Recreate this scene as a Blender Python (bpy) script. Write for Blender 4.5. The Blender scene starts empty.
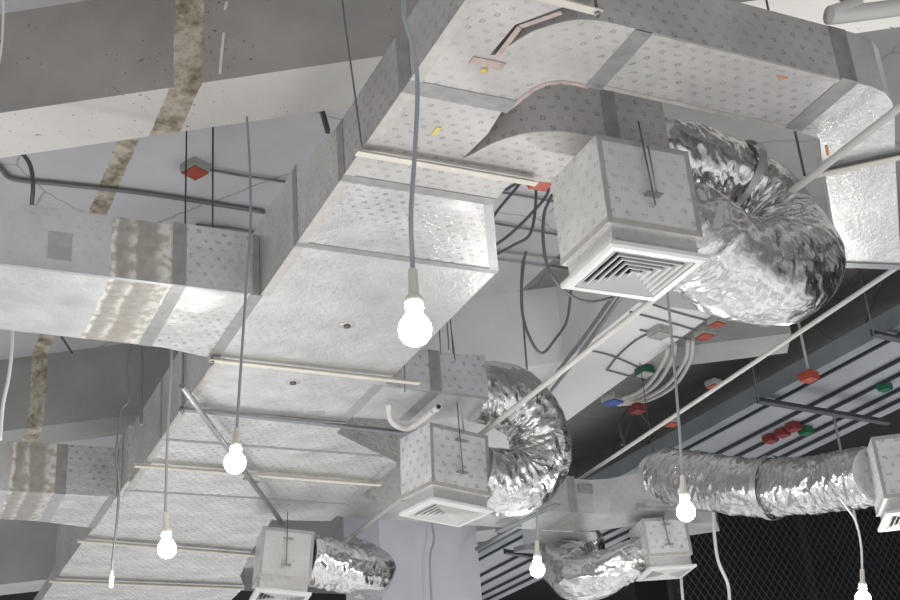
import bpy, bmesh, math, random
from mathutils import Vector, Matrix, noise
random.seed(7)
scn = bpy.context.scene
COL = scn.collection
V = Vector

# ------------------------------------------------------------------ camera frame
F = 1340.0
def nrm(v): return V(v).normalized()
A_ = nrm((-678, 700, F))                    # world +Y seen by the camera (right, down, forward)
C_ = V((-225, -2800, F)); C_ = (C_ - A_ * C_.dot(A_)).normalized()   # world +Z
B_ = A_.cross(C_)
if B_.x < 0: B_ = -B_
CAM = V((0, 0, 1.6))
def ray(px, py):
    c = V(((px - 450) / F, (py - 300) / F, 1.0))
    return V((B_.dot(c), A_.dot(c), C_.dot(c)))
def pz(px, py, z): d = ray(px, py); return CAM + d * ((z - CAM.z) / d.z)
def py_(px, py, y): d = ray(px, py); return CAM + d * (y / d.y)
def px_(px, py, x): d = ray(px, py); return CAM + d * (x / d.x)
cam_d = bpy.data.cameras.new('camera'); cam_o = bpy.data.objects.new('camera', cam_d); COL.objects.link(cam_o)
cam_d.sensor_width = 36; cam_d.lens = F * 36 / 900; cam_d.clip_start = .05; cam_d.clip_end = 100
cx = V((B_.x, A_.x, C_.x)); cy = V((B_.y, A_.y, C_.y)); cz = V((B_.z, A_.z, C_.z))
M = Matrix.Identity(4)
for i in range(3):
    M[i][0] = cx[i]; M[i][1] = -cy[i]; M[i][2] = -cz[i]; M[i][3] = CAM[i]
cam_o.matrix_world = M
scn.camera = cam_o

# ------------------------------------------------------------------ materials
def lin(c):
    return tuple((x / 12.92 if x <= .04045 else ((x + .055) / 1.055) ** 2.4) for x in [v / 255 for v in c]) + (1.0,)
class NT:
    def __init__(s, name):
        s.m = bpy.data.materials.new(name); s.m.use_nodes = True
        s.t = s.m.node_tree; s.b = s.t.nodes['Principled BSDF']
    def n(s, typ, ins=None, **kw):
        nd = s.t.nodes.new(typ)
        for k, v in kw.items(): setattr(nd, k, v)
        for k, v in (ins or {}).items():
            if isinstance(v, bpy.types.NodeSocket): s.t.links.new(v, nd.inputs[k])
            else: nd.inputs[k].default_value = v
        return nd
    def link(s, a, b): s.t.links.new(a, b)
    def math(s, op, a, b=0.0, c=0.0):
        nd = s.n('ShaderNodeMath', {0: a, 1: b, 2: c}, operation=op); return nd.outputs[0]
    def mix(s, f, a, b, blend='MIX'):
        nd = s.n('ShaderNodeMix', data_type='RGBA', blend_type=blend)
        for i, v in ((0, f), (6, a), (7, b)):
            if isinstance(v, bpy.types.NodeSocket): s.link(v, nd.inputs[i])
            else: nd.inputs[i].default_value = v
        return nd.outputs[2]
    def ramp(s, f, stops):
        nd = s.n('ShaderNodeValToRGB', {0: f}); cr = nd.color_ramp
        while len(cr.elements) < len(stops): cr.elements.new(.5)
        for e, (p, c) in zip(cr.elements, stops):
            e.position = p; e.color = c if len(c) == 4 else tuple(c) + (1,)
        return nd.outputs[0]
    def bump(s, h, strength=.3, dist=.01):
        nd = s.n('ShaderNodeBump', {'Height': h, 'Strength': strength, 'Distance': dist})
        s.link(nd.outputs[0], s.b.inputs['Normal'])
    def set(s, **kw):
        for k, v in kw.items():
            k = {'color': 'Base Color', 'rough': 'Roughness', 'metal': 'Metallic'}.get(k, k)
            if isinstance(v, bpy.types.NodeSocket): s.link(v, s.b.inputs[k])
            else: s.b.inputs[k].default_value = v
g = lambda v: (v, v, v, 1)

def plain(name, rgb, rough=.5, metal=0, nscale=0, namt=.15, bump=0):
    m = NT(name); c = lin(rgb)
    if nscale:
        tc = m.n('ShaderNodeTexCoord').outputs['Object']
        nz = m.n('ShaderNodeTexNoise', {'Vector': tc, 'Scale': nscale, 'Detail': 5}).outputs['Fac']
        lo = tuple(x * (1 - namt) for x in c[:3]) + (1,); hi = tuple(min(1, x * (1 + namt)) for x in c[:3]) + (1,)
        m.set(color=m.ramp(nz, [(.3, lo), (.7, hi)]))
        if bump: m.bump(nz, bump, .005)
    else: m.set(color=c)
    m.set(rough=rough, metal=metal); return m.m

def foil(name, base=(205, 206, 205), ink=(120, 122, 125), print_amt=.8, cell=.05, rough=.42, metal=.55, crinkle=.25, tint=None, stain=None, fade=.0, brks=160):
    """aluminium foil duct board with a small repeated printed mark; UV in metres"""
    m = NT(name)
    uv = m.n('ShaderNodeUVMap').outputs[0]
    geo = m.n('ShaderNodeNewGeometry').outputs['Position']
    sep = m.n('ShaderNodeSeparateXYZ', {0: uv})
    u = m.math('DIVIDE', sep.outputs[0], cell); v = m.math('DIVIDE', sep.outputs[1], cell * .72)
    row = m.math('FLOOR', v)
    odd = m.math('MODULO', m.math('ABSOLUTE', row), 2.0)
    u2 = m.math('ADD', u, m.math('MULTIPLY', odd, .5))
    a = m.math('SUBTRACT', m.math('FRACT', u2), .5); b = m.math('SUBTRACT', m.math('FRACT', v), .5)
    colid = m.math('FLOOR', u2)
    par = m.math('MODULO', m.math('ABSOLUTE', m.math('ADD', colid, m.math('FLOOR', m.math('DIVIDE', row, 2.0)))), 2.0)
    aa = m.math('ABSOLUTE', a); ab = m.math('ABSOLUTE', b)
    # mark one: a small outlined square with a bar in it
    inb = m.math('MULTIPLY', m.math('LESS_THAN', aa, .15), m.math('LESS_THAN', ab, .20))
    inn = m.math('MULTIPLY', m.math('LESS_THAN', aa, .11), m.math('LESS_THAN', ab, .13))
    bar = m.math('MULTIPLY', m.math('LESS_THAN', m.math('ABSOLUTE', m.math('ADD', a, b)), .05), inn)
    sq = m.math('ADD', m.math('SUBTRACT', inb, inn), bar)
    # mark two: three slanted strokes
    st = m.math('GREATER_THAN', m.math('SINE', m.math('MULTIPLY', m.math('ADD', a, m.math('MULTIPLY', b, .35)), 42.0)), .25)
    zz = m.math('MULTIPLY', st, m.math('MULTIPLY', m.math('LESS_THAN', aa, .22), m.math('LESS_THAN', ab, .17)))
    mark = m.math('ADD', m.math('MULTIPLY', sq, par), m.math('MULTIPLY', zz, m.math('SUBTRACT', 1.0, par)))
    big = m.n('ShaderNodeTexNoise', {'Vector': geo, 'Scale': 2.2, 'Detail': 3}).outputs['Fac']
    wear = m.n('ShaderNodeTexNoise', {'Vector': geo, 'Scale': 60, 'Detail': 2}).outputs['Fac']
    k = m.math('MULTIPLY', m.math('MULTIPLY', mark, print_amt), m.n('ShaderNodeMapRange', {'Value': m.math('ADD', big, m.math('MULTIPLY', wear, .35)), 'From Min': .52 + fade, 'From Max': .78 + fade, 'To Min': .0, 'To Max': 1.0}).outputs[0])
    brk = m.n('ShaderNodeTexNoise', {'Vector': geo, 'Scale': brks, 'Detail': 2}).outputs['Fac']
    k = m.math('MULTIPLY', k, m.ramp(brk, [(.38, g(0)), (.52, g(1))]))
    c = m.mix(k, lin(base), lin(ink))
    dirt = m.n('ShaderNodeTexNoise', {'Vector': geo, 'Scale': 5, 'Detail': 6}).outputs['Fac']
    c = m.mix(1.0, c, m.ramp(dirt, [(.3, (.8, .8, .79)), (.65, (1, 1, 1))]), 'MULTIPLY')
    if stain:      # lime and dust that ran down under the ceiling joint
        x0, x1 = stain
        gx = m.n('ShaderNodeSeparateXYZ', {0: geo}).outputs[0]
        wob = m.n('ShaderNodeTexNoise', {'Vector': geo, 'Scale': 6, 'Detail': 6}).outputs['Fac']
        wob2 = m.n('ShaderNodeTexNoise', {'Vector': geo, 'Scale': 28, 'Detail': 8, 'Roughness': .7}).outputs['Fac']
        xx = m.math('ADD', m.math('ADD', gx, m.math('MULTIPLY', m.math('SUBTRACT', wob, .5), .045)), m.math('MULTIPLY', m.math('SUBTRACT', wob2, .5), .03))
        t = m.n('ShaderNodeMapRange', {'Value': xx, 'From Min': x0, 'From Max': x1}).outputs[0]
        sc = m.ramp(t, [(0, lin((190, 186, 174))), (.05, lin((214, 210, 200))), (.11, lin((140, 137, 130))), (.25, lin((150, 146, 138))), (.36, lin((196, 192, 182))), (.42, lin((138, 134, 127))), (.7, lin((146, 142, 133))), (.8, lin((192, 189, 180))), (1, lin((196, 194, 188)))])
        inside = m.math('MULTIPLY', m.math('GREATER_THAN', xx, x0), m.math('LESS_THAN', xx, x1))
        spots = m.n('ShaderNodeTexNoise', {'Vector': geo, 'Scale': 25, 'Detail': 6}).outputs['Fac']
        sc = m.mix(m.ramp(spots, [(.42, (.7, .7, .7)), (.55, (0, 0, 0))]), sc, lin((128, 120, 106)))
        c = m.mix(m.math('MULTIPLY', inside, .9), c, sc)
        m.set(metal=m.math('MULTIPLY', m.math('SUBTRACT', 1.0, inside), metal))
    else: m.set(metal=metal)
    cr = m.n('ShaderNodeTexNoise', {'Vector': geo, 'Scale': 55, 'Detail': 3, 'Distortion': .6}).outputs['Fac']
    c2 = m.n('ShaderNodeTexNoise', {'Vector': geo, 'Scale': 6, 'Detail': 2}).outputs['Fac']
    c3 = m.n('ShaderNodeTexNoise', {'Vector': geo, 'Scale': 170, 'Detail': 1}).outputs['Fac']
    h = m.math('ADD', m.math('ADD', m.math('MULTIPLY', cr, .45), m.math('MULTIPLY', c2, 1.6)), m.math('MULTIPLY', c3, .22))
    m.bump(h, crinkle, .012)
    m.set(color=c, rough=rough); return m.m

def flexfoil(name):
    # crumpled foil: each crease field is a patchwork of small tilted facets
    m = NT(name)
    uv = m.n('ShaderNodeUVMap').outputs[0]
    nz = m.n('ShaderNodeTexNoise', {'Vector': uv, 'Scale': 14.0, 'Detail': 3}).outputs['Color']
    dv = m.n('ShaderNodeVectorMath', {0: nz, 1: (.5, .5, .5)}, operation='SUBTRACT').outputs[0]
    dv = m.n('ShaderNodeVectorMath', {0: dv, 'Scale': .05}, operation='SCALE').outputs[0]
    wv = m.n('ShaderNodeVectorMath', {0: uv, 1: dv}, operation='ADD').outputs[0]
    def fac(rot, sc, seed, amp):
        mp = m.n('ShaderNodeMapping', {'Vector': wv, 'Scale': sc, 'Rotation': (0, 0, rot), 'Location': (seed, seed * .7, 0)}).outputs[0]
        vo = m.n('ShaderNodeTexVoronoi', {'Vector': mp, 'Scale': 1.0}, voronoi_dimensions='2D')
        d = m.n('ShaderNodeVectorMath', {0: mp, 1: vo.outputs['Position']}, operation='SUBTRACT').outputs[0]
        c = m.n('ShaderNodeVectorMath', {0: vo.outputs['Color'], 1: (.5, .5, .5)}, operation='SUBTRACT').outputs[0]
        return m.math('MULTIPLY', m.n('ShaderNodeVectorMath', {0: d, 1: c}, operation='DOT_PRODUCT').outputs['Value'], amp)
    h = m.math('ADD', m.math('ADD', fac(.5, (75, 20, 1), 3, 1.0), fac(-.4, (55, 16, 1), 9, 1.2)), fac(.1, (22, 9, 1), 5, 2.6))
    m.bump(h, .55, .006)
    m.set(color=lin((205, 204, 203)), metal=1.0, rough=.22); return m.m

def concrete(name, base, dark, joint=None, patch=.25, specks=.0, cracks=False, tint=None):
    m = NT(name)
    geo = m.n('ShaderNodeNewGeometry').outputs['Position']
    big = m.n('ShaderNodeTexNoise', {'Vector': geo, 'Scale': 1.3, 'Detail': 7, 'Roughness': .6}).outputs['Fac']
    c = m.ramp(big, [(.3, lin(dark)), (.65, lin(base))])
    if specks:
        sp = m.n('ShaderNodeTexNoise', {'Vector': geo, 'Scale': 48, 'Detail': 4}).outputs['Fac']
        reg = m.n('ShaderNodeTexNoise', {'Vector': geo, 'Scale': 2.1, 'Detail': 1}).outputs['Fac']
        k = m.math('MULTIPLY', m.math('GREATER_THAN', sp, .70 - specks * .02), m.math('GREATER_THAN', reg, .5))
        c = m.mix(m.math('MULTIPLY', k, .8), c, lin((62, 56, 50)))
    if cracks:
        dm = m.n('ShaderNodeTexNoise', {'Vector': geo, 'Scale': 3, 'Detail': 4}).outputs['Color']
        wv = m.n('ShaderNodeMix', data_type='VECTOR'); wv.inputs[0].default_value = .12
        m.link(geo, wv.inputs[4]); m.link(dm, wv.inputs[5])
        vo = m.n('ShaderNodeTexVoronoi', {'Vector': wv.outputs[1], 'Scale': .9}, feature='DISTANCE_TO_EDGE').outputs['Distance']
        c = m.mix(m.math('MULTIPLY', m.math('LESS_THAN', vo, .0045), .45), c, lin((95, 88, 80)))
    if joint:
        x0, x1 = joint
        gx = m.n('ShaderNodeSeparateXYZ', {0: geo}).outputs[0]
        wob = m.n('ShaderNodeTexNoise', {'Vector': geo, 'Scale': 9, 'Detail': 6}).outputs['Fac']
        xx = m.math('ADD', gx, m.math('MULTIPLY', m.math('SUBTRACT', wob, .5), .022))
        inside = m.math('MULTIPLY', m.math('GREATER_THAN', xx, x0), m.math('LESS_THAN', xx, x1))
        n2 = m.n('ShaderNodeTexNoise', {'Vector': geo, 'Scale': 11, 'Detail': 8, 'Roughness': .7}).outputs['Fac']
        jc = m.ramp(n2, [(.35, lin((112, 102, 86))), (.46, lin((160, 149, 127))), (.6, lin((204, 197, 180)))])
        c = m.mix(m.math('MULTIPLY', inside, .92), c, jc)
    fine = m.n('ShaderNodeTexNoise', {'Vector': geo, 'Scale': 18, 'Detail': 8}).outputs['Fac']
    m.bump(m.math('ADD', m.math('MULTIPLY', fine, .3), big), .25, .02)
    m.set(color=c, rough=.85); return m.m

MT = {}
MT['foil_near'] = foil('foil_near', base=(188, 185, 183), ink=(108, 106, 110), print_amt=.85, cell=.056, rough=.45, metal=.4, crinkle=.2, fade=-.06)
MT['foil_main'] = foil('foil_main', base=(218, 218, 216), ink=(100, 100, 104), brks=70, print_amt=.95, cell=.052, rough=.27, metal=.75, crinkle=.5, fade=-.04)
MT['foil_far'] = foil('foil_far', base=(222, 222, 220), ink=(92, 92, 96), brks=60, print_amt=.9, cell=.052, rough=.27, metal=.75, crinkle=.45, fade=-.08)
MT['foil_plain'] = foil('foil_plain', base=(218, 218, 217), print_amt=.45, rough=.28, metal=.7, crinkle=.45, fade=.0)
MT['foil_stain'] = foil('foil_stain', base=(210, 210, 210), print_amt=.45, rough=.3, metal=.65, crinkle=.35, fade=.08, stain=(.85, 1.10))
MT['foil_box'] = foil('foil_box', base=(212, 212, 214), ink=(105, 105, 118), print_amt=.8, cell=.062, rough=.45, metal=.3, crinkle=.15, fade=-.3, brks=70)
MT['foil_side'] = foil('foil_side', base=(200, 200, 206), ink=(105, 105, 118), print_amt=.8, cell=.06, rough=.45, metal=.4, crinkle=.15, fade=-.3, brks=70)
MT['foil_gray_box'] = foil('foil_gray_box', base=(214, 214, 212), ink=(135, 135, 140), print_amt=.8, cell=.062, rough=.42, metal=.35, crinkle=.25, fade=-.08)
MT['tape'] = plain('aluminium_tape', (172, 173, 175), .38, .6, 30, .1, .2)
MT['tape_dark'] = plain('grey_tape', (146, 146, 145), .42, .45, 20, .15, .2)
MT['tape_edge'] = plain('edge_tape', (180, 176, 171), .45, .4, 25, .12, .25)
MT['tape_pink'] = plain('pinkish_tape', (172, 155, 150), .5, .2, 40, .2, .2)
MT['flex'] = flexfoil('crinkled_foil')
MT['steel'] = plain('galvanised_steel', (150, 152, 155), .35, .8, 12, .1)
MT['dark_steel'] = plain('dark_steel', (92, 94, 97), .5, .5, 12, .2)
MT['cream'] = plain('cream_painted_angle', (196, 191, 180), .5, 0, 8, .1)
MT['pvc'] = plain('white_pvc', (190, 188, 184), .35, 0, 6, .06)
MT['cord'] = plain('grey_cord', (150, 157, 161), .5)
MT['cord_dark'] = plain('dark_cord', (92, 95, 98), .5)
MT['cord_white'] = plain('white_cord', (205, 207, 205), .5)
MT['conduit'] = plain('dark_conduit', (118, 120, 122), .4, .4)
MT['holder'] = plain('lamp_holder_plastic', (226, 222, 210), .45)
MT['black'] = plain('louvre_void', (18, 18, 20), .8)
MT['white_metal'] = plain('white_enamel', (206, 206, 204), .4, 0, 5, .05)
MT['red'] = plain('orange_red_plastic', (160, 72, 56), .5, 0, 20, .15)
MT['deep_red'] = plain('deep_red_plastic', (118, 44, 46), .45, 0, 20, .15)
MT['green'] = plain('green_plastic', (20, 92, 62), .45)
MT['blue'] = plain('blue_plastic', (48, 84, 160), .45)
MT['box_grey'] = plain('junction_box_grey', (168, 168, 164), .5, .2, 15, .15)
MT['yellow'] = plain('yellow_mark', (196, 178, 96), .6)
MT['orange_mark'] = plain('orange_mark', (200, 132, 92), .6)
MT['deck'] = plain('deck_sheet', (178, 181, 186), .4, .55, 1.5, .18)
MT['channel'] = plain('blue_grey_channel', (138, 144, 149), .45, .35, 3, .15)
MT['rib'] = plain('deck_rib_dark', (52, 54, 58), .5, .3)
MT['mesh'] = plain('wire_mesh', (100, 102, 104), .5, .4)
MT['beam_underlit'] = concrete('lit_beam_underside', (232, 229, 224), (216, 212, 207), joint=(1.11, 1.235), specks=.3)  # underside colour lightened to carry the light from below, face kept darker
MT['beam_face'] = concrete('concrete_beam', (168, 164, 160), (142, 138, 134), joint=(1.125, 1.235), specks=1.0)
MT['slab'] = concrete('painted_slab', (196, 196, 199), (178, 178, 181), joint=(1.14, 1.245), cracks=True)
MT['bare'] = concrete('grey_concrete_slab', (142, 141, 140), (120, 119, 118), cracks=True)  # darker grey tone for the right part of the slab
MT['beam2'] = concrete('concrete_beam_grey', (172, 172, 170), (148, 148, 146), joint=(1.15, 1.25))
MT['beam3'] = concrete('painted_beam', (222, 222, 222), (208, 208, 209))
MT['column'] = concrete('painted_column', (196, 196, 204), (186, 186, 194))
MT['wall_dark'] = concrete('dark_wall', (62, 62, 62), (44, 44, 45))
MT['void'] = plain('black_backing', (30, 30, 33), .9)
bm_ = NT('lit_bulb'); bm_.set(color=g(1)); bm_.b.inputs['Emission Color'].default_value = (1, .97, .92, 1); bm_.b.inputs['Emission Strength'].default_value = 320; MT['bulb'] = bm_.m
sl_ = NT('lit_panel'); sl_.set(color=g(.9)); sl_.b.inputs['Emission Color'].default_value = (.95, 1, .95, 1); sl_.b.inputs['Emission Strength'].default_value = 3; MT['panel'] = sl_.m

# ------------------------------------------------------------------ mesh helpers (world coordinates in, root offset removed)
class MB:
    def __init__(s): s.v = []; s.f = []; s.uv = None; s.smooth = []
    def poly(s, vs, fs, smooth=False):
        o = len(s.v); s.v += [V(p) for p in vs]
        for f_ in fs: s.f.append([i + o for i in f_]); s.smooth.append(smooth)
        return s
    def prism(s, poly, z0, z1):
        """poly list of (x,y); z0, z1 numbers or per-vertex lists"""
        n = len(poly)
        ar = sum(poly[i][0] * poly[(i + 1) % n][1] - poly[(i + 1) % n][0] * poly[i][1] for i in range(n))
        z0 = z0 if isinstance(z0, (list, tuple)) else [z0] * n; z1 = z1 if isinstance(z1, (list, tuple)) else [z1] * n
        if ar < 0: poly = poly[::-1]; z0 = list(z0)[::-1]; z1 = list(z1)[::-1]
        vs = [(p[0], p[1], z) for p, z in zip(poly, z0)] + [(p[0], p[1], z) for p, z in zip(poly, z1)]
        fs = [list(range(n))[::-1], list(range(n, 2 * n))] + [[i, (i + 1) % n, n + (i + 1) % n, n + i] for i in range(n)]
        return s.poly(vs, fs)
    def box(s, x0, x1, y0, y1, z0, z1): return s.prism([(x0, y0), (x1, y0), (x1, y1), (x0, y1)], z0, z1)
    def obox(s, mat, x0, x1, y0, y1, z0, z1):
        o = len(s.v); s.box(x0, x1, y0, y1, z0, z1)
        for i in range(o, len(s.v)): s.v[i] = mat @ s.v[i]
        return s
    def bar(s, a, b, w, h, up=(0, 0, 1)):
        a = V(a); b = V(b); d = (b - a).normalized(); r = d.cross(V(up)).normalized(); u = r.cross(d).normalized()
        vs = [p + r * sx * w / 2 + u * sz * h / 2 for p in (a, b) for sx, sz in ((-1, -1), (1, -1), (1, 1), (-1, 1))]
        return s.poly(vs, [[0, 1, 2, 3][::-1], [4, 5, 6, 7], [0, 1, 5, 4], [1, 2, 6, 5], [2, 3, 7, 6], [3, 0, 4, 7]])
    def angle(s, a, b, w, h, t=.004, side=1):
        """L profile: a horizontal flange and a vertical one"""
        a = V(a); b = V(b); d = (b - a).normalized(); r = d.cross(V((0, 0, 1))).normalized()
        s.bar(a, b, w, t); s.bar(a + r * side * (w / 2 - t / 2) + V((0, 0, h / 2)), b + r * side * (w / 2 - t / 2) + V((0, 0, h / 2)), t, h)
        return s
    def tube(s, pts, r, seg=10, sub=6, curved=True, cap=True):
        P = spline(pts, sub) if curved and len(pts) > 2 else [V(p) for p in pts]
        n = len(P); rs = r if callable(r) else (lambda t: r)
        N = None; o = len(s.v)
        for i, p in enumerate(P):
            T = (P[min(i + 1, n - 1)] - P[max(i - 1, 0)]).normalized()
            if N is None: N = T.orthogonal().normalized()
            N = (N - T * N.dot(T)).normalized(); Bn = T.cross(N)
            rr = rs(i / (n - 1))
            for k in range(seg):
                a = 2 * math.pi * k / seg; s.v.append(p + (N * math.cos(a) + Bn * math.sin(a)) * rr)
        for i in range(n - 1):
            for k in range(seg):
                k2 = (k + 1) % seg
                s.f.append([o + i * seg + k, o + i * seg + k2, o + (i + 1) * seg + k2, o + (i + 1) * seg + k]); s.smooth.append(True)
        if cap:
            s.f.append([o + k for k in range(seg)][::-1]); s.f.append([o + (n - 1) * seg + k for k in range(seg)]); s.smooth += [False, False]
        return s
    def lathe(s, c, prof, seg=24, axis=None):
        """prof list of (r, z) about point c; axis optional matrix"""
        o = len(s.v); c = V(c)
        for r, z in prof:
            for k in range(seg):
                a = 2 * math.pi * k / seg; p = V((r * math.cos(a), r * math.sin(a), z))
                if axis: p = axis @ p
                s.v.append(c + p)
        for i in range(len(prof) - 1):
            for k in range(seg):
                k2 = (k + 1) % seg
                s.f.append([o + i * seg + k, o + i * seg + k2, o + (i + 1) * seg + k2, o + (i + 1) * seg + k]); s.smooth.append(True)
        s.f.append([o + k for k in range(seg)][::-1]); s.f.append([o + (len(prof) - 1) * seg + k for k in range(seg)]); s.smooth += [True, True]
        return s
    def build(s, name, mat, parent=None, uvs=None, bevel=0):
        me = bpy.data.meshes.new(name)
        off = V(parent.get('_w', (0, 0, 0))) if parent else V((0, 0, 0))
        me.from_pydata([tuple(p - off) for p in s.v], [], s.f)
        me.polygons.foreach_set('use_smooth', s.smooth)
        uvl = me.uv_layers.new(name='UVMap'); d = uvl.data
        for p in me.polygons:
            n = p.normal
            ax = max(range(3), key=lambda i: abs(n[i]))
            for li in p.loop_indices:
                vi = me.loops[li].vertex_index
                if uvs: d[li].uv = uvs(vi)
                else:
                    w = me.vertices[vi].co + off
                    if ax == 2: d[li].uv = (w.x, w.y)
                    elif ax == 1: d[li].uv = (w.x, w.z)
                    else: d[li].uv = (w.y, w.z)
        me.materials.append(MT[mat]); me.update()
        o = bpy.data.objects.new(name, me); COL.objects.link(o)
        if parent: o.parent = parent; o['_w'] = tuple(off)
        if bevel:
            md = o.modifiers.new('bevel', 'BEVEL'); md.width = bevel; md.segments = 2; md.limit_method = 'ANGLE'
        return o
def spline(pts, sub):
    P = [V(p) for p in pts]; P = [P[0] * 2 - P[1]] + P + [P[-1] * 2 - P[-2]]; out = []
    for i in range(1, len(P) - 2):
        a, b, c, d = P[i - 1:i + 3]
        for k in range(sub):
            t = k / sub
            out.append(.5 * ((2 * b) + (c - a) * t + (2 * a - 5 * b + 4 * c - d) * t * t + (3 * b - a - 3 * c + d) * t ** 3))
    out.append(P[-2]); return out
def root(name, loc, label, cat, group=None):
    o = bpy.data.objects.new(name, None); COL.objects.link(o); o.location = loc; o['_w'] = tuple(loc); o.empty_display_size = .1
    return tag(o, label, cat, group)
def tag(o, label, cat, group=None):
    o['label'] = label; o['category'] = cat
    if group: o['group'] = group
    return o
def struct(o): o['kind'] = 'structure'; return o
def lab(o, l): o['label'] = l; return o

# ================================================================== THE SETTING
ZS = 5.6; ZB = 5.05; H = 4.0
DV = V((1.15, -.735, 0)).normalized(); DN = V((-DV.y, DV.x, 0))      # the beams run askew of the ducts; DN points away from the camera
P1 = pz(0, 113, ZB); P1.z = 0
W1 = (pz(0, 158, ZB) - pz(0, 113, ZB)).dot(DN)
P2 = pz(0, 360, ZS); P2.z = 0
def diag(p, s0, s1, w, z0, z1):
    a = p + DV * s0; b = p + DV * s1
    return MB().prism([(q.x, q.y) for q in (a, b, b + DN * w, a + DN * w)], z0, z1)
struct(MB().prism([(-4, -1), (3.2, -1), (3.2, 5.5), (4.1, 5.5), (4.1, 16), (-4, 16)], ZS, ZS + .15).build('ceiling', 'slab'))
struct(MB().prism([(3.2, -1), (7.2, -1), (7.2, 16), (4.1, 16), (4.1, 5.5), (3.2, 5.5)], ZS, ZS + .15).build('ceiling_grey', 'bare'))
struct(MB().box(7.2, 14, -1, 16, ZS, ZS + .15).build('ceiling_dark', 'void'))
struct(MB().box(14, 14.1, -1, 16, 0, ZS).build('wall_far_right', 'void'))
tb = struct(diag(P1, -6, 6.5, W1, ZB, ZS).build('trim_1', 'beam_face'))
tb.data.materials.append(MT['beam_underlit'])
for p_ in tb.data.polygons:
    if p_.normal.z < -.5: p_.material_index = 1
def on_face(px, py):
    d = ray(px, py); t = (P1 - CAM).dot(DN) / d.dot(DN); return CAM + d * t
mbs = MB()
for a_, b_ in (((227, 2), (225, 10)), ((224, 33), (222, 52)), ((222, 52), (220, 74))):
    mbs.bar(on_face(*a_) - DN * .002, on_face(*b_) - DN * .002, .012, .003, up=DN)
struct(mbs.build('trim_7', 'beam3'))
struct(diag(P2, -5, 5.5, .34, ZB, ZS).build('trim_2', 'beam2'))
struct(MB().prism([(4.31, 6.15), (4.87, 6.15), (4.87, 8.9), (3.5, 8.9), (3.5, 7.60), (4.31, 7.09)], ZB - .012, ZS).build('trim_3', 'beam3'))
struct(diag(P2 + DN * 2.6, -6, 3.2, .34, ZB - .35, ZS).build('trim_4', 'beam2'))
struct(MB().box(-4, 14, 15.5, 15.7, 3.3, 8).build('wall_back', 'wall_dark'))
struct(MB().box(3.49, 4.25, 8.5, 9.2, 0, 5.6).build('trim_5', 'column'))
struct(MB().box(-4.2, -4, -1, 15.7, 3.3, 6).build('wall_left', 'wall_dark'))

# steel deck of the mezzanine on the right
at = pz
ZD = 4.93; DO = pz(720, 421, ZD); e1 = V((-.072, .997, 0)).normalized(); e2 = V((e1.y, -e1.x, 0)); e3 = V((0, 0, 1))
if e3.z < 0: e3 = -e3
TD = Matrix([[e2[i], e1[i], e3[i], DO[i]] for i in range(3)] + [[0, 0, 0, 1]])
DW = 1.325
dk = root('steel_deck', TD @ V((DW / 2, 0, .06)), 'grey ribbed steel deck overhead at the right edge of the picture', 'deck')
MB().obox(TD, .012, DW, -3.4, 7.2, .0625, .08).build('deck_sheet', 'deck', dk)
for x in (.225, .555, .76, .985, 1.155):
    rib = MB().obox(TD, x, x + .02, -3.4, 7.2, .038, .062)
    rib.build('rib', 'rib', dk)
ch = root('steel_channel_beam', TD @ V((0, 0, 0)), 'blue grey steel channel along the near edge of the metal deck', 'beam')
MB().obox(TD, -.0, .01, -3.4, 7.2, .0, .11).build('web', 'channel', ch)
MB().obox(TD, -.0, .09, -3.4, 7.2, -.01, .0).build('flange', 'channel', ch)
MB().obox(TD, -.0, .09, -3.4, 7.2, .11, .12).build('flange', 'channel', ch)

# ================================================================== MAIN DUCT
L = 1.45
duct = root('main_air_duct', (L, 3.7, H), 'long wide foil-wrapped trunk duct running from top centre to the lower left', 'duct')
zA = 4.22; zBt = 4.33
secs = [
 ('foil_near', [(L, 1.6), (1.95, 1.6), (1.9, 2.3), (1.80, 2.585), (1.727, 2.635), (1.638, 2.748), (1.632, 2.904), (1.653, 2.895), (1.80, 3.16), (L, 3.16)], zA),
 ('foil_near', [(L, 3.16), (1.80, 3.16), (1.815, 3.30), (1.80, 3.46), (1.90, 3.51), (2.03, 3.53), (2.03, 3.72), (L, 3.72)], zA),
 ('foil_main', [(L, 3.72), (2.03, 3.72), (2.29, 4.19), (L, 4.19)], [zA, zA, zBt, zBt]),
 ('foil_plain', [(L, 4.19), (2.29, 4.19), (2.29, 5.3), (L, 5.3)], zBt),
 ('foil_plain', [(L, 5.3), (2.29, 5.3), (2.29, 6.0), (L, 6.0)], zBt),
 ('foil_main', [(L, 6.0), (2.29, 6.0), (2.29, 6.08), (2.66, 6.36), (L, 6.36)], zBt),
 ('foil_far', [(L, 6.36), (2.66, 6.36), (2.785, 6.455), (2.785, 7.05), (L, 7.05)], zBt),
 ('foil_far', [(L - .02, 7.05), (2.785, 7.05), (2.785, 7.55), (2.42, 7.6), (L - .02, 7.6)], zBt),
 ('foil_far', [(L - .02, 7.6), (2.42, 7.6), (2.5, 8.3), (L - .04, 8.3)], zBt + .02),
 ('foil_far', [(L - .04, 8.3), (2.5, 8.3), (2.6, 8.9), (2.72, 9.2), (L - .05, 9.2)], zBt + .04),
 ('foil_far', [(L - .05, 9.2), (2.72, 9.2), (2.78, 11.5), (L - .05, 11.5)], H + .1),
]
for mname, poly, top in secs:
    MB().prism(poly, H, top).build('duct_section', mname, duct)
e = .0025
def under_tape(y, x0, x1, w, mat='tape', par=duct, z=H): return MB().box(x0, x1, y - w / 2, y + w / 2, z - e, z - .0002).build('seam_tape', mat, par)
def side_tape(y, x, z0, z1, w, mat='tape_dark', par=duct): return MB().box(x - e, x - .0002, y - w / 2, y + w / 2, z0, z1).build('seam_tape', mat, par)
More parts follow.
